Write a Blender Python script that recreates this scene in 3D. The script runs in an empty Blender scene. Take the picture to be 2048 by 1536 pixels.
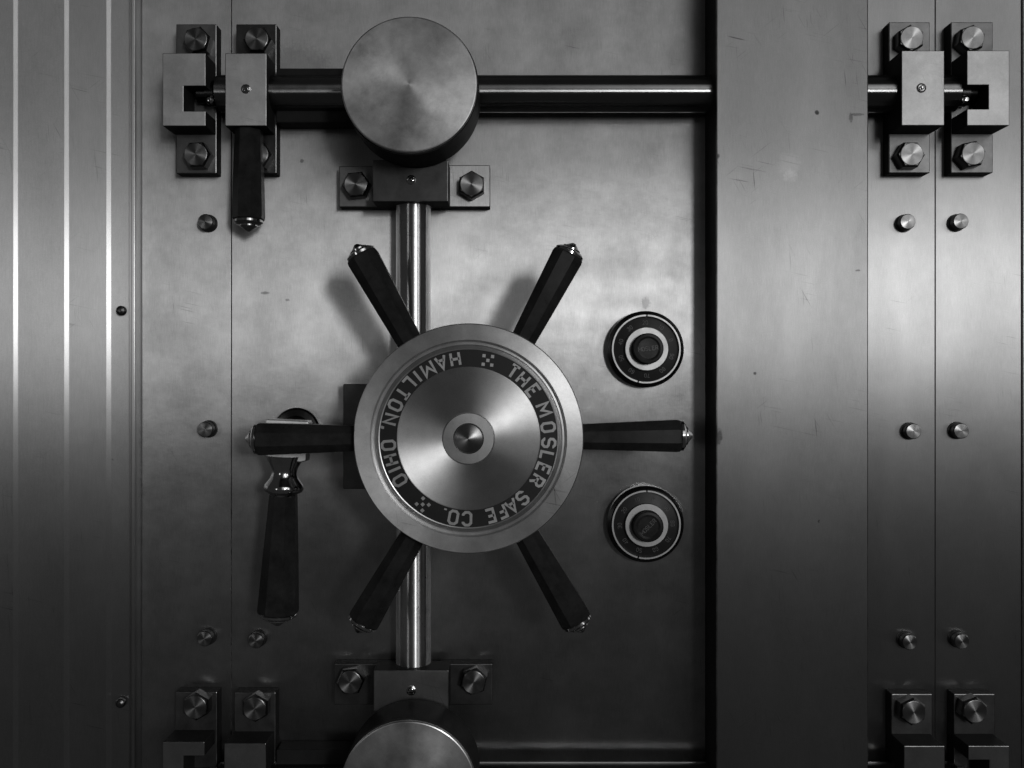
import bpy, bmesh, math, random
from mathutils import Vector, Matrix
random.seed(7)
C = bpy.context.scene.collection
scene = bpy.context.scene
# ---------------------------------------------------------------- units
# lengths are written in "u": 1 u = 0.6 mm on the door plane; the camera stands D u in front of it
S = 0.0006
D = 1800.0
def W(x, y, z):                     # wall coordinates (x right, y up, z out of the door) to world
    return Vector((x*S, -z*S, y*S))
def F(px, py, h=0.0):               # where a thing seen at (px, py) stands if its height above the door is h
    k = (D-h)/D
    return ((px-1024)*k, (768-py)*k)
def K(h): return (D-h)/D

# ---------------------------------------------------------------- camera
cam = bpy.data.cameras.new('camera')
cam.sensor_width = 36.0
cam.lens = 36.0*D/2048.0
cam.clip_start = 0.01; cam.clip_end = 100
camo = bpy.data.objects.new('camera', cam); C.objects.link(camo)
camo.location = W(0, 0, D); camo.rotation_euler = (math.radians(90), 0, 0)
scene.camera = camo

# ---------------------------------------------------------------- the room's light (dim room, bright zone at eye level and above)
world = bpy.data.worlds.new('World'); scene.world = world; world.use_nodes = True
nt = world.node_tree; N = nt.nodes; L = nt.links
for n in list(N): N.remove(n)
def nd(t, **kw):
    n = N.new(t)
    for k, v in kw.items(): setattr(n, k, v)
    return n
def mth(op, a, b=None):
    n = nd('ShaderNodeMath', operation=op)
    for i, v in enumerate((a, b)):
        if v is None: continue
        if isinstance(v, (int, float)): n.inputs[i].default_value = v
        else: L.new(v, n.inputs[i])
    return n.outputs[0]
def smooth(v, a, b, lo=0.0, hi=1.0):
    n = nd('ShaderNodeMapRange', interpolation_type='SMOOTHSTEP')
    L.new(v, n.inputs['Value'])
    n.inputs['From Min'].default_value = a; n.inputs['From Max'].default_value = b
    n.inputs['To Min'].default_value = lo; n.inputs['To Max'].default_value = hi
    return n.outputs[0]
tc = nd('ShaderNodeTexCoord'); sp = nd('ShaderNodeSeparateXYZ'); L.new(tc.outputs['Generated'], sp.inputs[0])
X, Y, Z = sp.outputs
el = mth('MULTIPLY', mth('ARCSINE', Z), 57.2958)
az = mth('MULTIPLY', mth('ARCTAN2', X, mth('MULTIPLY', Y, -1.0)), 57.2958)
WORLD_FLOOR = 0.027
band = mth('MULTIPLY', smooth(el, -5.5, 3.5), smooth(el, 7, 16, 1.0, 0.0))
band = mth('MULTIPLY', band, mth('MULTIPLY', smooth(az, 0, 14), smooth(az, 38, 55, 1.0, 0.0)))
upper = mth('MULTIPLY', smooth(el, 4, 16), smooth(el, 28, 44, 1.0, 0.0))
upper = mth('MULTIPLY', upper, mth('MULTIPLY', smooth(az, 0, 16), smooth(az, 36, 56, 1.0, 0.0)))
beam = mth('MULTIPLY', smooth(el, 13.2, 14.4), smooth(el, 18.6, 20, 1.0, 0.0))
upper = mth('MULTIPLY', upper, mth('SUBTRACT', 1.0, mth('MULTIPLY', beam, 0.8)))
low = mth('MULTIPLY', smooth(el, -26, -2), smooth(el, 2, 10, 1.0, 0.0))
low = mth('MULTIPLY', low, mth('MULTIPLY', smooth(az, -50, -10), smooth(az, 20, 60, 1.0, 0.0)))
tot = mth('ADD', mth('MULTIPLY', band, 0.13), mth('MULTIPLY', upper, 1.15))
win = mth('MULTIPLY', mth('MULTIPLY', smooth(el, -3, 0), smooth(el, 13, 16, 1.0, 0.0)), mth('MULTIPLY', smooth(az, 1, 6), smooth(az, 18, 24, 1.0, 0.0)))
tot = mth('ADD', tot, mth('MULTIPLY', win, 0.20))
tot = mth('ADD', tot, mth('MULTIPLY', low, 0.008))
tot = mth('ADD', tot, WORLD_FLOOR)
bg = nd('ShaderNodeBackground'); bg.inputs['Color'].default_value = (1, 1, 1, 1); L.new(tot, bg.inputs['Strength'])
wo = nd('ShaderNodeOutputWorld'); L.new(bg.outputs[0], wo.inputs[0])

def area(name, pos, target, sx, sy, power):
    l = bpy.data.lights.new(name, 'AREA'); l.shape = 'RECTANGLE'; l.size = sx; l.size_y = sy; l.energy = power
    o = bpy.data.objects.new(name, l); C.objects.link(o); o.location = pos
    o.rotation_euler = (Vector(target)-Vector(pos)).to_track_quat('-Z', 'Y').to_euler()
    return o
area('window_lamp_main', (1.05, -3.2, 0.42), (0, 0, 0), 0.30, 0.60, 20.0)
area('window_lamp_side', (2.50, -3.2, 0.40), (0, 0, 0), 0.60, 0.70, 4.5)
area('upper_fill_lamp', (1.40, -3.0, 1.30), (0, 0, 0), 0.6, 0.8, 3.0)  # added fill that lifts the upper parts, no distinct source known there
area('left_glint_lamp', (-1.9, -3.2, 0.12), (0, 0, 0), 0.4, 0.5, 2.0)  # weak lamp added on the left for highlights on the chrome caps

scene.view_settings.view_transform = 'Standard'
try: scene.view_settings.look = 'None'
except Exception: pass
scene.view_settings.exposure = 0.0; scene.view_settings.gamma = 1.0
scene.view_settings.use_curve_mapping = False

# ---------------------------------------------------------------- materials
def material(name, base, metal=1.0, rough=0.35, aniso=0.0, tangent=None, grain=None, grain_amt=0.0,
             smudge=0.15, smudge_scale=9.0, rough_var=0.08, bump=0.0, specks=0.0, coat=0.0, spec=0.5, smudge_stretch=(1,1,1), marks=()):
    m = bpy.data.materials.new(name); m.use_nodes = True
    t = m.node_tree; nn = t.nodes; ll = t.links
    b = nn['Principled BSDF']
    b.inputs['Metallic'].default_value = metal
    b.inputs['Roughness'].default_value = rough
    b.inputs['Specular IOR Level'].default_value = spec
    b.inputs['Coat Weight'].default_value = coat
    b.inputs['Coat Roughness'].default_value = 0.15
    geo = nn.new('ShaderNodeNewGeometry'); pos = geo.outputs['Position']
    def M(op, a, c=None, clamp=False):
        n = nn.new('ShaderNodeMath'); n.operation = op; n.use_clamp = clamp
        for i, v in enumerate((a, c)):
            if v is None: continue
            if isinstance(v, (int, float)): n.inputs[i].default_value = v
            else: ll.new(v, n.inputs[i])
        return n.outputs[0]
    def scaled(vec, s):
        mp = nn.new('ShaderNodeMapping'); mp.inputs['Scale'].default_value = s; ll.new(vec, mp.inputs['Vector']); return mp.outputs[0]
    def noise(vec, sc, det=4, ro=0.55):
        n = nn.new('ShaderNodeTexNoise'); n.inputs['Scale'].default_value = sc; n.inputs['Detail'].default_value = det
        n.inputs['Roughness'].default_value = ro; ll.new(vec, n.inputs['Vector']); return n.outputs['Fac']
    tco = nn.new('ShaderNodeTexCoord')
    sm = noise(scaled(pos, smudge_stretch), smudge_scale, 5, 0.6)
    sm2 = noise(pos, smudge_scale*6, 3, 0.6)
    fac = M('ADD', M('MULTIPLY', M('SUBTRACT', sm, 0.5), smudge*2.2), M('MULTIPLY', M('SUBTRACT', sm2, 0.5), smudge*0.7))
    g = None
    if grain == 'z':   g = noise(scaled(pos, (1, 1, 0.05)), 1300, 4, 0.75)
    elif grain == 'x': g = noise(scaled(pos, (0.03, 1, 1)), 2200, 3, 0.7)
    elif grain == 'fine': g = noise(pos, 1700, 2, 0.7)
    elif grain == 'ring':
        sp_ = nn.new('ShaderNodeSeparateXYZ'); ll.new(tco.outputs['Object'], sp_.inputs[0])
        r = M('SQRT', M('ADD', M('POWER', sp_.outputs[0], 2.0), M('POWER', sp_.outputs[2], 2.0)))
        cb = nn.new('ShaderNodeCombineXYZ'); ll.new(M('MULTIPLY', r, 1.0), cb.inputs[0])
        g = noise(cb.outputs[0], 1500, 3, 0.7)
    if g is not None:
        fac = M('ADD', fac, M('MULTIPLY', M('SUBTRACT', g, 0.5), grain_amt))
    for ang, th in ((0.5, 0.72), (-0.9, 0.73), (1.35, 0.70), (0.08, 0.70)) if specks else ():
        mp = nn.new('ShaderNodeMapping'); mp.inputs['Rotation'].default_value = (0, ang, 0); mp.inputs['Scale'].default_value = (1, 1, 1)
        ll.new(pos, mp.inputs['Vector'])
        ns = noise(scaled(mp.outputs[0], (1, 1, 0.035)), 620, 1, 0.5)
        br = noise(pos, 14, 2)
        hit = M('MULTIPLY', M('MULTIPLY', M('SUBTRACT', ns, th-0.02, True), 9.0, True), M('MULTIPLY', M('SUBTRACT', br, 0.5, True), 5.0, True))
        fac = M('SUBTRACT', fac, M('MULTIPLY', hit, 0.55))
    gr2 = noise(pos, 900, 2, 0.7)
    fac = M('ADD', fac, M('MULTIPLY', M('SUBTRACT', gr2, 0.5), 0.34))
    mul = M('ADD', fac, 1.0)
    if specks:
        v = nn.new('ShaderNodeTexVoronoi'); v.inputs['Scale'].default_value = 17; v.inputs['Randomness'].default_value = 1.0
        ll.new(scaled(pos, (1, 1, 0.8)), v.inputs['Vector'])
        sep = nn.new('ShaderNodeSeparateColor'); ll.new(v.outputs['Color'], sep.inputs[0])
        dist = M('ADD', v.outputs['Distance'], M('MULTIPLY', M('SUBTRACT', noise(pos, 420, 2), 0.5), 0.05))
        hit = M('LESS_THAN', dist, M('MULTIPLY', M('SUBTRACT', sep.outputs[0], 0.72), 0.11))
        mul = M('MULTIPLY', mul, M('SUBTRACT', 1.0, M('MULTIPLY', hit, specks)))
    if marks:
        sx = nn.new('ShaderNodeSeparateXYZ'); ll.new(pos, sx.inputs[0]); wob = M('MULTIPLY', M('SUBTRACT', noise(pos, 260, 4, 0.75), 0.5), 3.2)
        for px, py, rx, ry, st in marks:
            mx, my = F(px, py, 100 if 1432 < px < 1737 else 0)
            ux = M('DIVIDE', M('SUBTRACT', sx.outputs[0], mx*S), rx*S); uz = M('DIVIDE', M('SUBTRACT', sx.outputs[2], my*S), ry*S)
            dd = M('ADD', M('ADD', M('POWER', M('ABSOLUTE', ux), 2.0), M('POWER', M('ABSOLUTE', uz), 2.0)), wob)
            mr = nn.new('ShaderNodeMapRange'); mr.interpolation_type = 'SMOOTHSTEP'
            mr.inputs['From Min'].default_value = 1.5; mr.inputs['From Max'].default_value = 0.3
            mr.inputs['To Min'].default_value = 0; mr.inputs['To Max'].default_value = st; ll.new(dd, mr.inputs['Value'])
            mul = M('MULTIPLY', mul, M('SUBTRACT', 1.0, mr.outputs[0]))
    mul = M('MULTIPLY', mul, base)
    cc = nn.new('ShaderNodeCombineColor')
    for i in range(3): ll.new(mul, cc.inputs[i])
    ll.new(cc.outputs[0], b.inputs['Base Color'])
    rv = M('ADD', M('MULTIPLY', M('SUBTRACT', noise(scaled(pos, smudge_stretch), smudge_scale*1.7, 4), 0.5), rough_var*2.5), rough, True)
    ll.new(rv, b.inputs['Roughness'])
    if aniso:
        b.inputs['Anisotropic'].default_value = aniso
        if tangent in ('X', 'Z'):
            c = nn.new('ShaderNodeCombineXYZ')
            c.inputs[0].default_value = 1.0 if tangent == 'X' else 0.0
            c.inputs[2].default_value = 1.0 if tangent == 'Z' else 0.0
            ll.new(c.outputs[0], b.inputs['Tangent'])
        elif tangent == 'R':
            vm = nn.new('ShaderNodeVectorMath'); vm.operation = 'MULTIPLY'; vm.inputs[1].default_value = (1, 0, 1)
            ll.new(tco.outputs['Object'], vm.inputs[0])
            vt = nn.new('ShaderNodeVectorTransform'); vt.vector_type = 'VECTOR'; vt.convert_from = 'OBJECT'; vt.convert_to = 'WORLD'
            ll.new(vm.outputs[0], vt.inputs[0])
            vn = nn.new('ShaderNodeVectorMath'); vn.operation = 'NORMALIZE'; ll.new(vt.outputs[0], vn.inputs[0])
            ll.new(vn.outputs[0], b.inputs['Tangent'])
    if bump:
        bp = nn.new('ShaderNodeBump'); bp.inputs['Strength'].default_value = bump; bp.inputs['Distance'].default_value = 0.0006
        hgt = M('ADD', noise(pos, 55, 4, 0.6), M('MULTIPLY', noise(pos, 11, 2, 0.5), 3.0))
        if g is not None: hgt = M('ADD', hgt, M('MULTIPLY', g, 0.12))
        ll.new(hgt, bp.inputs['Height']); ll.new(bp.outputs[0], b.inputs['Normal'])
    return m

MT = dict(
 panel = material('brushed_door_steel', 0.47, 1, 0.43, 0.95, 'X', 'z', 0.60, 0.46, 11, 0.07, 0.15, specks=0.5,
   marks=[(530,586,8,3,.5),(575,600,5,2.5,.45),(1291,606,9,12,.35),(604,322,4,4,.5),(700,560,30,60,.12),(600,130,60,40,.22)]),
 post  = material('brushed_post_steel', 0.44, 1, 0.49, 0.95, 'X', 'z', 0.45, 0.20, 14, 0.04, 0.06, specks=0.5, smudge_stretch=(1,1,0.3),
   marks=[(1634,225,4,4,.8),(1702,235,4,9,.5),(1714,229,12,3,.45),(1438,873,6,14,.55),(1436,312,4,5,.7),(1510,747,3,3,.7),(1578,330,20,24,-.12),(1580,352,14,12,-.14),(1716,541,6,2,.5)]),
 frame = material('brushed_frame_steel', 0.47, 1, 0.43, 0.96, 'X', 'z', 0.40, 0.18, 12, 0.04, 0.06, specks=0.35, smudge_stretch=(1,1,0.4)),
 block = material('ground_block_steel', 0.46, 1, 0.40, 0.80, 'X', 'z', 0.10, 0.30, 28, 0.06, 0.10, specks=0.4),
 plate = material('dull_plate_steel', 0.16, 1, 0.42, 0.4, 'X', 'z', 0.3, 0.40, 34, 0.08, 0.12),
 groove= material('polished_groove_steel', 0.50, 1, 0.33, 0.9, 'X', None, 0.0, 0.10, 12, 0.02, 0.0),
 edge = material('rubbed_edge_steel', 0.22, 1, 0.30, 0.0, None, 'fine', 0.5, 0.9, 60, 0.05, 0.0),
 sides = material('shaded_side_steel', 0.022, 0, 0.5, 0.0, None, 'fine', 0.2, 0.35, 30, 0.06, 0.10, spec=0.02),  # near-black: the shade on receding sides is put into the colour
 flank = material('shaded_flank_steel', 0.05, 0.6, 0.4, 0.0, None, 'fine', 0.2, 0.35, 30, 0.06, 0.10, spec=0.1),  # shade around the round bolt heads, put into the colour
 dark  = material('oiled_dark_steel', 0.10, 1, 0.38, 0.0, None, 'fine', 0.2, 0.35, 30, 0.08, 0.10),
 bar   = material('polished_bar_steel', 0.22, 1, 0.22, 0.99, 'X', 'x', 0.06, 0.20, 40, 0.05, 0.03),
 shaft = material('polished_shaft_steel', 0.78, 1, 0.30, 0.97, 'Z', 'x', 0.15, 0.30, 30, 0.05, 0.02, specks=0.6),
 cover = material('polished_cover_steel', 0.55, 1, 0.38, 0.4, 'R', 'ring', 0.10, 0.8, 16, 0.12, 0.12),
 rim   = material('satin_wheel_steel', 0.58, 1, 0.36, 0.6, 'R', 'fine', 0.10, 0.28, 26, 0.06, 0.10, specks=0.3),
 face  = material('turned_wheel_steel', 0.62, 1, 0.42, 0.95, 'R', 'ring', 0.22, 0.22, 26, 0.05, 0.03),
 turned= material('turned_bolt_steel', 0.25, 1, 0.32, 0.85, 'R', 'ring', 0.35, 0.30, 40, 0.05, 0.05),
 hexs  = material('worn_bolt_steel', 0.13, 1, 0.33, 0.0, None, 'fine', 0.2, 0.35, 60, 0.06, 0.08),
 black = material('black_lacquer', 0.020, 0, 0.34, 0.0, None, 'fine', 0.4, 0.9, 45, 0.16, 0.25, spec=0.13),
 enamel= material('black_enamel', 0.016, 0, 0.42, 0.0, None, 'fine', 0.2, 0.3, 60, 0.05, 0.05, spec=0.25),
 letter= material('bare_letter_steel', 0.36, 0.7, 0.5, 0.0, None, 'fine', 0.35, 0.30, 60, 0.05, 0.1),
 faint = material('worn_engraving', 0.08, 0.3, 0.5, 0.0, None, 'fine', 0.5, 0.9, 90, 0.05, 0.0),
 chrome= material('bright_cap_metal', 0.55, 1, 0.13, 0.0, None, 'fine', 0.1, 0.3, 60, 0.05, 0.05),
 ring  = material('satin_dial_metal', 0.34, 1, 0.42, 0.0, None, 'fine', 0.12, 0.25, 60, 0.05, 0.05),
 blackm= material('blackened_metal', 0.07, 1, 0.22, 0.0, None, 'fine', 0.2, 0.3, 60, 0.05, 0.05),
 lever = material('satin_lever_metal', 0.80, 1, 0.45, 0.8, 'X', 'fine', 0.12, 0.25, 60, 0.05, 0.1),
 gap   = material('black_gap', 0.02, 0, 0.8),
)

# ---------------------------------------------------------------- mesh helpers (wall coordinates, in u)
ORG = {}
FLAT = {'door_panel','steel_panel','door_post','base_plate','clamp_block','keeper_block','housing_block','gear_case','lever_head'}
def finish(name, bm, mat, parent=None, origin=(0,0,0), angle=18, side=None, flat=None):
    if flat is None: flat = name in FLAT
    bmesh.ops.recalc_face_normals(bm, faces=bm.faces)
    me = bpy.data.meshes.new(name)
    ow = W(*origin)
    for v in bm.verts: v.co = W(*v.co) - ow
    for f in bm.faces: f.smooth = True
    bm.to_mesh(me); bm.free()
    if flat: me.polygons.foreach_set('use_smooth', [False]*len(me.polygons))
    else: me.set_sharp_from_angle(angle=math.radians(angle))
    me.materials.append(MT[mat])
    if side:                       # machined front; the shade of the side faces is put into a darker colour
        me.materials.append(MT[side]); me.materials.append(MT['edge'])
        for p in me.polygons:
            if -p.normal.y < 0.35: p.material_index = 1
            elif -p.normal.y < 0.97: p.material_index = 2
    o = bpy.data.objects.new(name, me); C.objects.link(o)
    if parent is not None:
        o.parent = parent; o.location = ow - ORG[parent.name]
    else: o.location = ow
    ORG[o.name] = ow
    return o
def thing(name, label, cat, origin=(0,0,0), group=None):
    o = bpy.data.objects.new(name, None); C.objects.link(o); o.empty_display_size = 0.02
    o.location = W(*origin); ORG[o.name] = W(*origin)
    return tag(o, label, cat, group)
def tag(o, label, cat, group=None):
    o['label'] = label; o['category'] = cat
    if group: o['group'] = group
    return o
def bev(bm, w, seg=2, edges=None):
    if w <= 0: return
    es = edges or [e for e in bm.edges if len(e.link_faces) == 2 and e.calc_face_angle(0) > 0.5]
    bmesh.ops.bevel(bm, geom=es, offset=w, segments=seg, affect='EDGES', profile=0.5, clamp_overlap=True)
def prism(poly, z0, z1, b=1.0, bm=None, seg=2):
    bm2 = bmesh.new()
    lo = [bm2.verts.new((x, y, z0)) for x, y in poly]; hi = [bm2.verts.new((x, y, z1)) for x, y in poly]
    n = len(poly)
    bm2.faces.new(lo[::-1]); bm2.faces.new(hi)
    for i in range(n): bm2.faces.new((lo[i], lo[(i+1)%n], hi[(i+1)%n], hi[i]))
    bmesh.ops.recalc_face_normals(bm2, faces=bm2.faces)
    bev(bm2, b, seg)
    if bm is None: return bm2
    merge(bm, bm2); return bm
def merge(bm, other):
    me = bpy.data.meshes.new('tmp'); other.to_mesh(me); other.free(); bm.from_mesh(me); bpy.data.meshes.remove(me)
def box(x0, x1, y0, y1, z0, z1, b=1.0, bm=None):
    return prism([(x0,y0),(x1,y0),(x1,y1),(x0,y1)], z0, z1, b, bm)
def lathe(prof, o=(0,0,0), axis=(0,0,1), segs=64, bm=None, phase=0.0, caps=True):
    """prof: (radius, distance along axis)"""
    bm = bm or bmesh.new()
    a = Vector(axis).normalized()
    u = a.cross(Vector((0,0,1)))
    if u.length < 1e-3: u = Vector((1,0,0))
    u.normalize(); v = a.cross(u); o = Vector(o)
    rings = []
    for r, t in prof:
        if r < 1e-6: rings.append([bm.verts.new(o+a*t)])
        else: rings.append([bm.verts.new(o+a*t+(u*math.cos(phase+2*math.pi*i/segs)+v*math.sin(phase+2*math.pi*i/segs))*r) for i in range(segs)])
    for A, B in zip(rings, rings[1:]):
        if len(A) == 1 and len(B) == 1: continue
        for i in range(segs):
            j = (i+1) % segs
            if len(A) == 1: bm.faces.new((A[0], B[i], B[j]))
            elif len(B) == 1: bm.faces.new((A[i], A[j], B[0]))
            else: bm.faces.new((A[i], A[j], B[j], B[i]))
    if caps:
        if len(rings[0]) > 1: bm.faces.new(rings[0][::-1])
        if len(rings[-1]) > 1: bm.faces.new(rings[-1])
    return bm
def ribbon(bm, pts, closed, hw, z0, z1):
    P = [Vector(p) for p in pts]; n = len(P); Lf, Rt = [], []
    for i in range(n):
        pin = (P[i]-P[i-1]) if (i > 0 or closed) else (P[1]-P[0])
        pout = (P[(i+1)%n]-P[i]) if (i < n-1 or closed) else (P[-1]-P[-2])
        d1, d2 = pin.normalized(), pout.normalized()
        n1, n2 = Vector((-d1.y, d1.x)), Vector((-d2.y, d2.x))
        m = (n1+n2); m = m.normalized() if m.length > 1e-4 else n1
        ln = hw/max(0.5, m.dot(n1))
        Lf.append(P[i]+m*ln); Rt.append(P[i]-m*ln)
    V = [[bm.verts.new((p.x, p.y, z)) for p in arr] for arr in (Lf, Rt) for z in (z0, z1)]
    l0, l1, r0, r1 = V
    rng = range(n) if closed else range(n-1)
    for i in rng:
        j = (i+1) % n
        bm.faces.new((l1[i], r1[i], r1[j], l1[j])); bm.faces.new((l0[i], l1[i], l1[j], l0[j])); bm.faces.new((r1[i], r0[i], r0[j], r1[j]))
    if not closed:
        bm.faces.new((l0[0], r0[0], r1[0], l1[0])); bm.faces.new((l1[-1], r1[-1], r0[-1], l0[-1]))
c = 0.17
GL = {   # block lettering with cut corners, box 0..w by 0..1
 'T': (0.66, [([(0,1),(0.66,1)],0), ([(0.33,1),(0.33,0)],0)]),
 'H': (0.64, [([(0,0),(0,1)],0), ([(0.64,0),(0.64,1)],0), ([(0,0.5),(0.64,0.5)],0)]),
 'E': (0.58, [([(0.58,1),(0,1),(0,0),(0.58,0)],0), ([(0,0.52),(0.46,0.52)],0)]),
 'M': (0.84, [([(0,0),(0,1),(0.42,0.35),(0.84,1),(0.84,0)],0)]),
 'O': (0.64, [([(c,0),(0.64-c,0),(0.64,c),(0.64,1-c),(0.64-c,1),(c,1),(0,1-c),(0,c)],1)]),
 'S': (0.62, [([(0.62,0.80),(0.62,1-c),(0.62-c,1),(c,1),(0,1-c),(0,0.5+c*.7),(c*.7,0.52),(0.62-c*.7,0.48),(0.62,0.5-c*.7),(0.62,c),(0.62-c,0),(c,0),(0,c),(0,0.2)],0)]),
 'L': (0.54, [([(0,1),(0,0),(0.54,0)],0)]),
 'R': (0.64, [([(0,0),(0,1),(0.64-c,1),(0.64,1-c),(0.64,0.48+c),(0.64-c,0.48),(0,0.48)],0), ([(0.34,0.48),(0.64,0)],0)]),
 'A': (0.76, [([(0,0),(0.38,1),(0.76,0)],0), ([(0.15,0.32),(0.61,0.32)],0)]),
 'F': (0.56, [([(0.56,1),(0,1),(0,0)],0), ([(0,0.52),(0.46,0.52)],0)]),
 'C': (0.62, [([(0.62,0.74),(0.62,1-c),(0.62-c,1),(c,1),(0,1-c),(0,c),(c,0),(0.62-c,0),(0.62,c),(0.62,0.26)],0)]),
 'I': (0.0, [([(0,0),(0,1)],0)]),
 'N': (0.66, [([(0,0),(0,1),(0.66,0),(0.66,1)],0)]),
 '.': (0.0, [([(0,-0.03),(0,0.10)],0)]),
 ',': (0.0, [([(0,0.12),(0,-0.02),(-0.07,-0.14)],0)]),
 '0': (0.5, [([(c,0),(0.5-c,0),(0.5,c),(0.5,1-c),(0.5-c,1),(c,1),(0,1-c),(0,c)],1)]),
 '1': (0.2, [([(0,0.8),(0.2,1),(0.2,0)],0)]),
 '2': (0.5, [([(0,0.8),(c,1),(0.5-c,1),(0.5,0.8),(0.5,0.6),(0,0),(0.5,0)],0)]),
 '3': (0.5, [([(0,0.85),(c,1),(0.5-c,1),(0.5,0.85),(0.5,0.65),(0.3,0.52),(0.5,0.38),(0.5,0.15),(0.5-c,0),(c,0),(0,0.15)],0)]),
 '4': (0.5, [([(0.38,0),(0.38,1),(0,0.3),(0.5,0.3)],0)]),
 '5': (0.5, [([(0.5,1),(0,1),(0,0.55),(0.35,0.58),(0.5,0.42),(0.5,0.15),(0.35,0),(0,0.05)],0)]),
 '6': (0.5, [([(0.5,0.9),(0.3,1),(c,1),(0,0.85),(0,0.15),(c,0),(0.35,0),(0.5,0.15),(0.5,0.4),(0.35,0.55),(0,0.5)],0)]),
 '7': (0.5, [([(0,1),(0.5,1),(0.2,0)],0)]),
 '8': (0.5, [([(c,0),(0.5-c,0),(0.5,c),(0.5,0.42),(0,0.6),(0,1-c),(c,1),(0.5-c,1),(0.5,1-c),(0.5,0.6),(0,0.42),(0,c)],1)]),
 '9': (0.5, [([(0,0.1),(0.3,0),(0.5,0.2),(0.5,0.85),(0.35,1),(c,1),(0,0.85),(0,0.6),(c,0.45),(0.5,0.5)],0)]),
}
def glyph(bm, ch, cx, cy, rot, size, hw, z0, z1):
    """glyph centred at (cx, cy), its top turned to direction rot+90"""
    w, strokes = GL[ch]
    cr, sr = math.cos(rot), math.sin(rot)
    for pts, closed in strokes:
        q = []
        for x, y in pts:
            X_, Y_ = (x-w/2)*size, (y-0.5)*size
            q.append((cx+X_*cr-Y_*sr, cy+X_*sr+Y_*cr))
        ribbon(bm, q, bool(closed), hw, z0, z1)

# ---------------------------------------------------------------- the setting behind everything
o = finish('wall', box(-1500, 1500, -1200, 1200, -60, -24, 0), 'gap'); o['kind'] = 'structure'

# ---------------------------------------------------------------- door plates
TOP, BOT = 1000, -1000
def xw(px, h=0): return F(px, 0, h)[0]
tag(finish('door_panel', box(xw(463.5), xw(1436), BOT, TOP, -22, 0, 0.8), 'panel'),
    'broad brushed steel vault door panel behind the handwheel and the two dials', 'door panel')
tag(finish('steel_panel', box(xw(284), xw(461.5), BOT, TOP, -22, 0, 0.8), 'panel'),
    'narrow brushed steel plate between the grooved frame and the vault door panel', 'steel panel')
tag(finish('steel_panel', box(xw(1700), xw(1869.5), BOT, TOP, -22, 0, 0.8), 'frame'),
    'narrow steel plate just right of the tall raised post, left of the fine seam', 'steel panel')
tag(finish('steel_panel', box(xw(1871.5), xw(2042), BOT, TOP, -22, 0, 0.8), 'frame'),
    'bright steel plate along the right edge, right of the fine seam', 'steel panel')
tag(finish('steel_panel', box(xw(2044), xw(2400), BOT, TOP, -22, 5, 1.5), 'frame'),
    'sliver of raised steel edging at the extreme right of the picture', 'steel panel')
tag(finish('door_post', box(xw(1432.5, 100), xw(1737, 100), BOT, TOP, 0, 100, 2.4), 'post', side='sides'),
    'tall raised plain steel post covering the middle of the locking bars', 'post')

# grooved frame on the left: shallow steps going down to the door, drawn as one profile
def frame_profile():
    pts = [(xw(-500), 31), (xw(25.5, 31), 31)]
    def step(a, b, z0, z1):           # straight polished slope with eased ends
        xa, xb = xw(a, z0), xw(b, z1)
        for t, q in ((0.06, 0.012), (0.12, 0.05), (0.20, 0.115), (0.80, 0.885), (0.88, 0.95), (0.94, 0.988), (1, 1)):
            pts.append((xa+(xb-xa)*t, z0+(z1-z0)*q))
    step(25.5, 37, 31, 26.6)
    pts.append((xw(127.5, 26.6), 26.6)); step(127.5, 139, 26.6, 22.2)
    pts.append((xw(212, 22.2), 22.2)); step(212, 223, 22.2, 18)
    pts.append((xw(257.5, 18), 18)); pts.append((xw(259, 4), 4)); pts.append((xw(262.5, 4), 4)); pts.append((xw(263.5, 20), 20))
    pts.append((xw(268, 20), 20)); 
    for i in range(1, 8):
        a = i/8*math.pi/2
        pts.append((xw(268, 20)+(xw(281, 0)-xw(268, 20))*math.sin(a), 20*math.cos(a)))
    pts.append((xw(282), -4)); pts.append((xw(282), -22)); pts.append((xw(-500), -22))
    return pts
def extr_y(poly):
    bm = bmesh.new()
    A = [bm.verts.new((x, BOT, z)) for x, z in poly]; B = [bm.verts.new((x, TOP, z)) for x, z in poly]
    n = len(poly)
    for i in range(n): bm.faces.new((A[i], A[(i+1)%n], B[(i+1)%n], B[i]))
    bm.faces.new(A); bm.faces.new(B[::-1])
    return bm
fr = finish('door_frame', extr_y(frame_profile()), 'frame', angle=7)
fr.data.materials.append(MT['groove'])
for p in fr.data.polygons:            # the curved steps are polished, the flats brushed
    if 0.02 < abs(p.normal.x) < 0.98 and -p.normal.y > 0.05: p.material_index = 1
tag(fr,
    'stepped steel door frame with bright vertical grooves along the left side', 'door frame')

# ---------------------------------------------------------------- round and hex bolts
def cap_bolt(px, py, label, first=None, r=17, h=24, grp='round headed bolts in the steel plates'):
    x, y = F(px, py, h)
    if first is None:
        t = thing('round_bolt', label, 'bolt', (x, y, 0), grp)
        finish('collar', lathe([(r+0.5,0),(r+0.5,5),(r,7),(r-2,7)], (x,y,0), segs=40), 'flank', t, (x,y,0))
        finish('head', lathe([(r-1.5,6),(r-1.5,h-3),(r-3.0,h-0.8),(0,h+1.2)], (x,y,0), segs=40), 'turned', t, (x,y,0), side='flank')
        return t
    t = first.copy(); C.objects.link(t); t.location = W(x, y, 0); t['label'] = label; ORG[t.name] = W(x, y, 0)
    for ch in list(first.children):
        q = ch.copy(); C.objects.link(q); q.parent = t
        q.rotation_euler = (random.uniform(-.02,.02), random.uniform(0,6), random.uniform(-.02,.02))
    return t
b0 = cap_bolt(410, 443, 'round bolt on the left plate, below the black handle and clamp plates')
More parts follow.
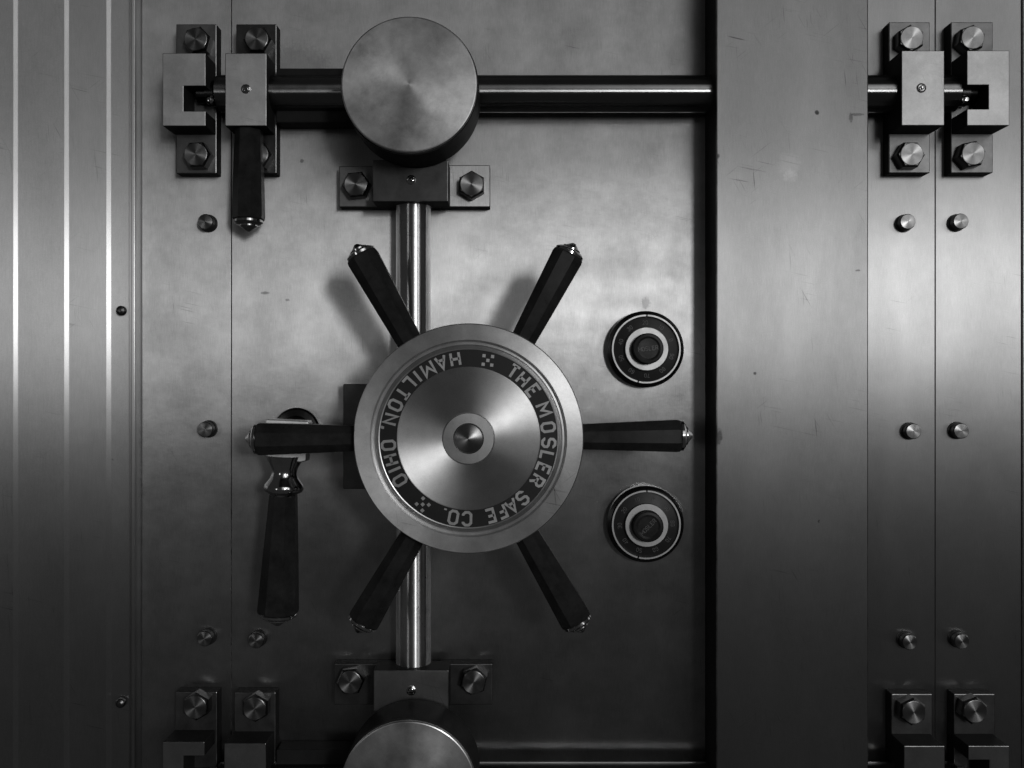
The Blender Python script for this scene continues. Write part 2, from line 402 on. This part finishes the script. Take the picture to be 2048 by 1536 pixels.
for px, py, lab in [
  (410, 859, 'round bolt on the left plate level with the handwheel centre'),
  (409, 1278, 'round bolt low on the left plate, just left of the seam'),
  (511, 1282, 'round bolt low on the door panel, just under the hanging lever'),
  (1817, 443, 'upper round bolt on the plate beside the tall post'),
  (1923, 442, 'upper round bolt on the far right plate'),
  (1828, 863, 'middle round bolt on the plate beside the tall post'),
  (1924, 862, 'middle round bolt on the far right plate'),
  (1820, 1285, 'lowest round bolt on the plate beside the tall post'),
  (1924, 1283, 'lowest round bolt on the far right plate')]:
    cap_bolt(px, py, lab, b0)
s0 = None
for px, py, lab in [(241, 621, 'small dark screw in the grooved frame, above mid height'),
                    (240, 1407, 'small dark screw low in the grooved frame')]:
    x, y = F(px, py, 30)
    if s0 is None:
        s0 = finish('frame_screw', lathe([(9.5,23),(9.5,29),(8,32),(4,34.5),(0,35)], (x,y,0), segs=32), 'hexs', None, (x,y,20))
        tag(s0, lab, 'screw', 'small screws in the door frame')
    else:
        q = s0.copy(); C.objects.link(q); q.location = W(x, y, 20); q['label'] = lab

def hexbolt(parent, px, py, h0, rot=0.0, h=27, R=27):
    x, y = F(px, py, h0+h)
    bm = lathe([(R+0.5,h0),(R+0.5,h0+h-6),(R-3,h0+h-1.5),(R-5,h0+h-1.5)], (x,y,0), segs=6, phase=rot)
    b = finish('bolt', bm, 'hexs', parent, (x,y,h0))
    finish('bolt_face', lathe([(R-5.2,h0+h-3),(R-5.2,h0+h),(R-6,h0+h+0.4),(0,h0+h+0.5)], (x,y,0), segs=40), 'turned', b, (x,y,h0))
    return b
def oiler(parent, px, py, z):
    x, y = F(px, py, z+3)
    finish('oil_fitting', lathe([(9,z),(9,z+1.2),(6.5,z+2.5),(6.2,z+0.9),(4.2,z+0.9),(4,z+4),(2,z+6),(0,z+6.3)], (x,y,0), segs=28), 'chrome', parent, (x,y,z))

HP, HB = 30.0, 90.0       # clamp plate and clamp block heights above the door
def clamp(kind, plate, block, bolts, label, notch=None, oil=None, pmat='plate', bmat='block', name='bar_clamp', cat='clamp', grp='clamps along the locking bars', rots=(0.3,0.1), plates=None):
    """plate, block: (px0, py0, px1, py1) of their front faces"""
    bx0, by1 = F(block[0], block[1], HB); bx1, by0 = F(block[2], block[3], HB)
    t = thing(name, label, cat, ((bx0+bx1)/2, (by0+by1)/2, 0), grp)
    bx0, by1 = F(block[0], block[1], HB)
    for i, pl in enumerate([plate] if plates is None else plates):
        x0, y1 = F(pl[0], pl[1], HP); x1, y0 = F(pl[2], pl[3], HP)
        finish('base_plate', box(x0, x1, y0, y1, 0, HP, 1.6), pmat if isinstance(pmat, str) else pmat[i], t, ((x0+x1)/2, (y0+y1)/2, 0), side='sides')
    if notch is None:
        bm = box(bx0, bx1, by0, by1, HP-1, HB, 1.4)
    else:
        nx, ny1 = F(notch[1], notch[2], HB); _, ny0 = F(0, notch[3], HB)
        if notch[0] == 'right':
            poly = [(bx0,by0),(bx1,by0),(bx1,ny0),(nx,ny0),(nx,ny1),(bx1,ny1),(bx1,by1),(bx0,by1)]
        else:
            poly = [(bx0,by0),(bx1,by0),(bx1,by1),(bx0,by1),(bx0,ny1),(nx,ny1),(nx,ny0),(bx0,ny0)]
        bm = prism(poly, HP-1, HB, 1.2)
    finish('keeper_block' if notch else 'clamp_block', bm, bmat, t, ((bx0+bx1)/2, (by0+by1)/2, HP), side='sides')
    if oil: oiler(t, oil[0], oil[1], HB)
    for (px, py), r in zip(bolts, rots): hexbolt(t, px, py, HP, r)
    return t
G = 'clamps along the locking bars'
clamp('k', (352,48,433,347), (325,106,411,252), [(391,78),(391,308)], 'notched steel keeper block at upper left, open side facing right', ('right',367,172,222), None, rots=(0.25,0.05))
clamp('b', (472,48,553,347), (450,106,533,252), [(513,77),(513,308)], 'upper left plain clamp block with oil fitting, above the black handle', None, (491,177), pmat='dark', rots=(0.0,0.0))
clamp('b', (1778,44,1860,346), (1803,101,1889,251), [(1824,75),(1824,308)], 'upper right plain clamp block with oil fitting, beside the tall post', None, (1844,175), rots=(0.52,0.0))
clamp('k', (1902,44,1986,346), (1934,101,2019,251), [(1946,75),(1947,307)], 'notched steel keeper block at upper right, open side facing left', ('left',1977,170,218), None, rots=(0.35,0.2))
clamp('k', (350,1384,434,1690), (325,1484,409,1632), [(390,1415),(390,1650)], 'notched keeper block at the bottom left corner, mostly cut off by the picture edge', ('right',367,1512,1562), None, rots=(0.52,0.1))
clamp('b', (468,1385,551,1690), (448,1487,532,1632), [(509,1418),(509,1650)], 'plain clamp block at lower left, on the door side of the seam', None, (490,1560), rots=(0.52,0.1))
clamp('b', (1783,1388,1865,1690), (1808,1492,1890,1638), [(1828,1425),(1828,1650)], 'plain clamp block at lower right, nearest the tall post', None, (1845,1565), rots=(0.45,0.1))
clamp('k', (1908,1388,1990,1690), (1937,1492,2019,1638), [(1951,1423),(1951,1650)], 'notched keeper block at the bottom right corner of the picture', ('left',1979,1520,1568), None, pmat='dark', rots=(0.35,0.1))

# clamps on the upright shaft
clamp('s', None, (745,320,896,403), [(711,368),(943,368)], 'dark clamp block on the upright shaft just under the upper round cover', None, (822,359), bmat='dark',
      plates=[(678,332,800,414),(880,330,980,414)], pmat=('plate','panel'), name='shaft_clamp', cat='clamp', grp='clamps on the upright shaft', rots=(0.1,0.52))
clamp('s', None, (747,1341,897,1423), [(700,1365),(947,1365)], 'grey clamp block on the upright shaft just above the lower round cover', None, (822,1382), bmat='block',
      plates=[(668,1328,800,1410),(880,1328,985,1410)], pmat=('dark','dark'), name='shaft_clamp', cat='clamp', grp='clamps on the upright shaft', rots=(0.1,0.3))

# ---------------------------------------------------------------- locking bars and upright shaft
def locking_bar(py, label, sleeve):
    h = 41.0; k = K(h)
    x0, y = F(436, py, h); x1, _ = F(1911, py, h); r = 36*k
    t = thing('locking_bar', label, 'locking bar', ((x0+x1)/2, y, h), 'horizontal locking bars')
    finish('bar', lathe([(0,0),(r*.8,0),(r,3),(r,x1-x0-3),(r*.8,x1-x0),(0,x1-x0)], (x0,y,h), (1,0,0), 72, caps=False), 'bar', t, ((x0+x1)/2,y,h))
    for sx, px in ((-1, 436), (1, 1911)):
        xe = F(px, py, h)[0]
        finish('latch_bolt', lathe([(0,0),(22,0),(25,3),(25,18),(19,20),(19,38),(12,42),(0,43)], (xe,y,h), (sx,0,0), 32, caps=False), 'blackm', t, (xe,y,h))
        ys = y-19
        finish('spring_pin', lathe([(0,0),(6,1),(9,6),(8,12),(4,15),(0,16)], (xe+sx*8,ys,h+14), (0,0,1), 20, caps=False), 'chrome', t, (xe+sx*8,ys,h+14))
    return t
locking_bar(188, 'polished round locking bar running across the top, behind the upper round cover', True)
locking_bar(1562, 'round locking bar along the bottom edge, mostly out of the picture', True)
h = 39.0; x, ya = F(827, 240, h); _, yb = F(827, 1520, h)
tag(finish('drive_shaft', lathe([(0,0),(34,0),(34,ya-yb),(0,ya-yb)], (x,yb,h), (0,1,0), 96, caps=False), 'shaft', None, (x,(ya+yb)/2,h)),
    'polished upright steel shaft running behind the handwheel', 'shaft')

# ---------------------------------------------------------------- round gear covers
def cover(px, py, cy, label, r=136.5):
    H = 200.0; k = K(H); x, y = F(px, py, H); R = r*k
    t = thing('gear_cover', label, 'gear cover', (x, y, 0), 'round covers over the shaft ends')
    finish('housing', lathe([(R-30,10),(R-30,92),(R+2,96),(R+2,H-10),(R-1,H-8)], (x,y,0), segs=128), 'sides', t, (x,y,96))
    gx0, gy0 = F(552, cy-57, 46); gx1, gy1 = F(760, cy+52, 46)
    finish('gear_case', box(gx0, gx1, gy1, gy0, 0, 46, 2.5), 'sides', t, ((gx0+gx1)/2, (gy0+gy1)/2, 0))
    finish('cover_face', lathe([(R,H-9),(R,H-3),(R-1.2,H-0.8),(R-3,H),(R*.6,H+0.8),(0,H+1.2)], (x,y,0), segs=160, caps=False), 'cover', t, (x,y,H))
    return t
cover(818, 168.5, 193, 'large round polished cover at the top of the upright shaft')
cover(816.5, 1579, 1557, 'large round cover at the foot of the upright shaft, cut by the bottom edge')

# ---------------------------------------------------------------- handwheel
HX, HY = 937.0, 877.0; HF = 260.0
kx, ky = F(HX, HY, HF); kf = K(HF)
# housing behind the wheel, standing on the door
x0, y1 = F(686, 768, 55); x1, y0 = F(1110, 978, 55)
hs = thing('wheel_housing', 'dark square housing block on the door, mostly hidden behind the handwheel', 'housing', ((x0+x1)/2, (y0+y1)/2, 0))
finish('housing_block', box(x0, x1, y0, y1, 0, 55, 2), 'dark', hs, ((x0+x1)/2, (y0+y1)/2, 0))
finish('bearing', lathe([(86,54),(86,110),(80,114)], (kx,ky,0), segs=64), 'dark', hs, (kx,ky,54))
wt = thing('handwheel', 'big six spoked handwheel with lettered black ring and turned steel face', 'handwheel', (kx, ky, 112))
def RR(lst): return [(r*kf, z) for r, z in lst]
finish('axle', lathe([(52,112),(52,212)], (kx,ky,0), segs=48), 'dark', wt, (kx,ky,112))
finish('rim', lathe(RR([(60,206),(214,206),(226,212),(230.5,222),(230.5,257),(228.5,260),(197.5,260),(195.5,258.5),(194.5,250),(189,250),(188.5,253.2),(186,256.2),(180,259.6),(178.3,259.2),(177.5,255),(60,255)]), (kx,ky,0), segs=200), 'rim', wt, (kx,ky,206))
bd = finish('name_band', lathe(RR([(178,254),(178,257),(142,257),(142,254)]), (kx,ky,0), segs=160, caps=False), 'enamel', wt, (kx,ky,254))
finish('wheel_face', lathe(RR([(143.5,253),(143.5,259.6),(142,260.4),(100,259.4),(53,258.4),(52.5,253)]), (kx,ky,0), segs=200, caps=False), 'face', wt, (kx,ky,254))
finish('boss', lathe(RR([(51.6,252),(51.6,260.5),(50.3,262),(31,262.6),(30,262),(29.6,256)]), (kx,ky,0), segs=96, caps=False), 'ring', wt, (kx,ky,254))
finish('center_cone', lathe(RR([(29.2,253),(29.2,262.5),(28,264),(0,275)]), (kx,ky,0), segs=96, caps=False), 'turned', wt, (kx,ky,254))
bm = bmesh.new()
LET1 = [('T',56.3),('H',47.3),('E',36.4),('M',21.0),('O',8.0),('S',-3.2),('L',-12.6),('E',-21.9),('R',-31.6),('S',-47.9),('A',-57.2),('F',-65.6),('E',-74.2),('C',-91.1),('O',-100.9),('.',-108.0)]
LET2 = [('H',99.5),('A',109.7),('M',120.2),('I',129.4),('L',137.3),('T',145.6),('O',155.6),('N',166.2),(',',172.8),('O',184.9),('H',195.4),('I',202.9),('O',211.4)]
rb, sz, hw = 161.0*kf, 25.5*kf, 2.65*kf
for ch, a in LET1:
    A = math.radians(a); glyph(bm, ch, kx+rb*math.cos(A), ky+rb*math.sin(A), A-math.pi/2, sz, hw, 256.5, 258.0)
for ch, a in LET2:
    A = math.radians(a); glyph(bm, ch, kx+rb*math.cos(A), ky+rb*math.sin(A), A+math.pi/2, sz, hw, 256.5, 258.0)
for a, ro in ((76.1, 0.10), (235.2, 0.85)):
    A = math.radians(a); ox, oy = kx+rb*math.cos(A), ky+rb*math.sin(A); d = 8.6*kf; q = 3.2*kf
    for dx, dy in ((0,0),(1,1),(1,-1),(-1,1),(-1,-1)):
        ux = ox+(dx*math.cos(-ro)-dy*math.sin(-ro))*d; uy = oy+(dx*math.sin(-ro)+dy*math.cos(-ro))*d
        e = (math.cos(-ro)*q, math.sin(-ro)*q)
        ribbon(bm, [(ux-e[0], uy-e[1]), (ux+e[0], uy+e[1])], False, q, 256.5, 258.0)
finish('lettering', bm, 'letter', bd, (kx,ky,257))
# spokes: faceted black grips with bright end caps
def grip(parent, o, axis, L0, L1, r0, r1, name='spoke', cap=True, segs=8, off=math.pi/8, tilt=0):
    """faceted grip from distance L0 to L1 along axis; r0, r1 half widths across the flats"""
    f = 1/math.cos(math.pi/segs)
    n = lathe([(r0*f*.7,L0),(r0*f,L0+2),((r0*.45+r1*.55)*f,(L0+L1)/2),(r1*f,L1-9),(r1*f*.97,L1-4),(r1*f*.84,L1)], o, axis, segs, phase=off)
    bev(n, 7.5, 4)
    g = finish(name, n, 'black', parent, tuple(Vector(o)+Vector(axis).normalized()*L0), angle=25)
    if cap:
        r = r1*0.94
        finish('end_cap', lathe([(r*.9,L1-4),(r,L1-1),(r,L1+3),(r*.8,L1+7),(r*.62,L1+8),(r*.62,L1+10.5),(r*.42,L1+13.5),(r*.12,L1+20),(0,L1+20.5)], o, axis, 48, caps=False), 'chrome', g, tuple(Vector(o)+Vector(axis).normalized()*L1), angle=30)
    return g
HS = 214.0; sx_, sy_ = F(940.0, 874.5, HS)
for px, py, ox in ((1149,487,2),(1385,871,0),(1166,1264,0),(714,1265,0),(491,878,0),(711,489,-12)):
    ex, ey = F(px, py, HS)
    v = Vector((ex-sx_-ox, ey-sy_, 0)); Ln = v.length
    sc = K(HS)
    grip(wt, (sx_+ox, sy_, HS), v, 150, Ln-20.5, 23*sc, 32*sc, 'spoke')

# ---------------------------------------------------------------- lever handles
# lever on its own pivot, left of the wheel
pvx, pvy = F(592, 862, 20)
lv = thing('lever_handle', 'hanging black lever on a round pivot, left of the handwheel behind its spoke', 'lever', (pvx, pvy, 0), 'black lever handles')
finish('pivot_flange', lathe([(46,0),(46,14),(42,18),(30,20),(28,24),(26,60),(26,104)], (pvx,pvy,0), segs=64), 'blackm', lv, (pvx,pvy,0))
def P(px, py, h): x, y = F(px, py, h); return (x, y)
hh = 128
poly = [P(531,838,hh), P(614,842,hh), P(617,846,hh), P(611,923,hh), P(600,925,hh), P(565,923,hh), P(545,919,hh), P(527,911,hh)]
finish('lever_head', prism(poly[::-1], 92, hh, 2.2), 'lever', lv, (pvx,pvy,92))
a0 = F(570, 918, 112); a1 = F(567, 990, 112)
v = Vector((a1[0]-a0[0], a1[1]-a0[1], 0)); ln = v.length
finish('neck', lathe([(33,-6),(31,4),(24,18),(23,26),(26,36),(35,48),(37,55),(34,61),(26,65),(24,ln+2)], (a0[0],a0[1],112), v, 56), 'chrome', lv, (a0[0],a0[1],112), angle=60)
a2 = F(555, 1250, 118); v = Vector((a2[0]-a1[0], a2[1]-a1[1], 6))
grip(lv, (a1[0],a1[1],112), v, -2, v.length-19, 24, 35.5, 'grip')
# lever hanging from the upper left clamp
a1 = F(498, 250, 58); a2 = F(497, 462, 64)
lv2 = thing('lever_handle', 'short black lever pointing down from the upper left clamp block', 'lever', (a1[0], a1[1], 30), 'black lever handles')
v = Vector((a2[0]-a1[0], a2[1]-a1[1], 6))
grip(lv2, (a1[0],a1[1],58), v, -12, v.length-19, 24, 29, 'grip')

# ---------------------------------------------------------------- combination dials
def dial(px, py, label, rot, krot, ky_off):
    h = 34.0; k = K(h); x, y = F(px, py, h)
    t = thing('combination_dial', label, 'dial', (x, y, 0), 'combination dials')
    finish('bezel', lathe([(76.5*k,0),(77.5*k,12),(77*k,22),(71.5*k,31),(70.5*k,31.5),(69.5*k,26)], (x,y,0), segs=120, caps=False), 'blackm', t, (x,y,0))
    bm = bmesh.new()                  # bright index ring with two small gaps
    gaps = [(math.radians(89),0.022),(math.radians(-104),0.022)]
    for a in range(2):
        s0 = gaps[a][0]-gaps[a][1]; s1 = gaps[1-a][0]+gaps[1-a][1]
        while s1 > s0: s1 -= 2*math.pi
        n = 90
        ring = []
        for i in range(n+1):
            A = s0+(s1-s0)*i/n; cx_, cy_ = math.cos(A), math.sin(A)
            ring.append([bm.verts.new((x+cx_*r*k, y+cy_*r*k, z)) for r, z in ((69.6,26),(69.4,32),(68.8,32.4),(65.8,32.4),(65.2,26))])
        for a_, b_ in zip(ring, ring[1:]):
            for j in range(4): bm.faces.new((a_[j], b_[j], b_[j+1], a_[j+1]))
        bm.faces.new(ring[0]); bm.faces.new(ring[-1][::-1])
    finish('index_ring', bm, 'ring', t, (x,y,26))
    dsc = finish('dial_face', lathe([(69.3*k,20),(69.3*k,25),(64.5*k,26.5),(40*k,31),(40*k,24)], (x,y,0), segs=120, caps=False), 'enamel', t, (x,y,20))
    bm = bmesh.new()
    for i in range(10):
        A = rot+2*math.pi*i/10; st = str(i*10) if i else '0'
        for j, ch in enumerate(st):
            o_ = (j-(len(st)-1)/2)*6.2
            rr = 53*k; cxg = x+rr*math.cos(A)+o_*math.sin(A); cyg = y+rr*math.sin(A)-o_*math.cos(A)
            glyph(bm, ch, cxg, cyg, A-math.pi/2, 7.5, 0.45, 28.0, 29.6)
    finish('numerals', bm, 'faint', dsc, (x,y,28))
    finish('collar', lathe([(43.5*k,29),(43.5*k,37.5),(42.5*k,38.5),(31*k,38.5),(30*k,37)], (x,y,0), segs=96, caps=False), 'ring', t, (x,y,29))
    kn = finish('knob', lathe([(31*k,30),(31*k,40),(28.5*k,43),(28*k,48),(30*k,52),(30.5*k,56),(28.5*k,58.5),(24*k,59),(20*k,57.5),(0,57)], (x,y,0), segs=96, caps=False), 'black', t, (x,y,30))
    bm = bmesh.new()
    for i, ch in enumerate('MOSLER'):
        o_ = (i-2.5)*6.6
        glyph(bm, ch, x+o_*math.cos(krot), y+o_*math.sin(krot), krot, 7.5, 0.6, 56.5, 58.2)
    finish('knob_lettering', bm, 'faint', kn, (x,y,57))
dial(1293, 698, 'upper black combination dial to the right of the handwheel', 0.35, 0.12, 0)
dial(1293, 1050, 'lower black combination dial to the right of the handwheel', 1.3, 0.80, 0)

scene.render.engine = 'CYCLES'
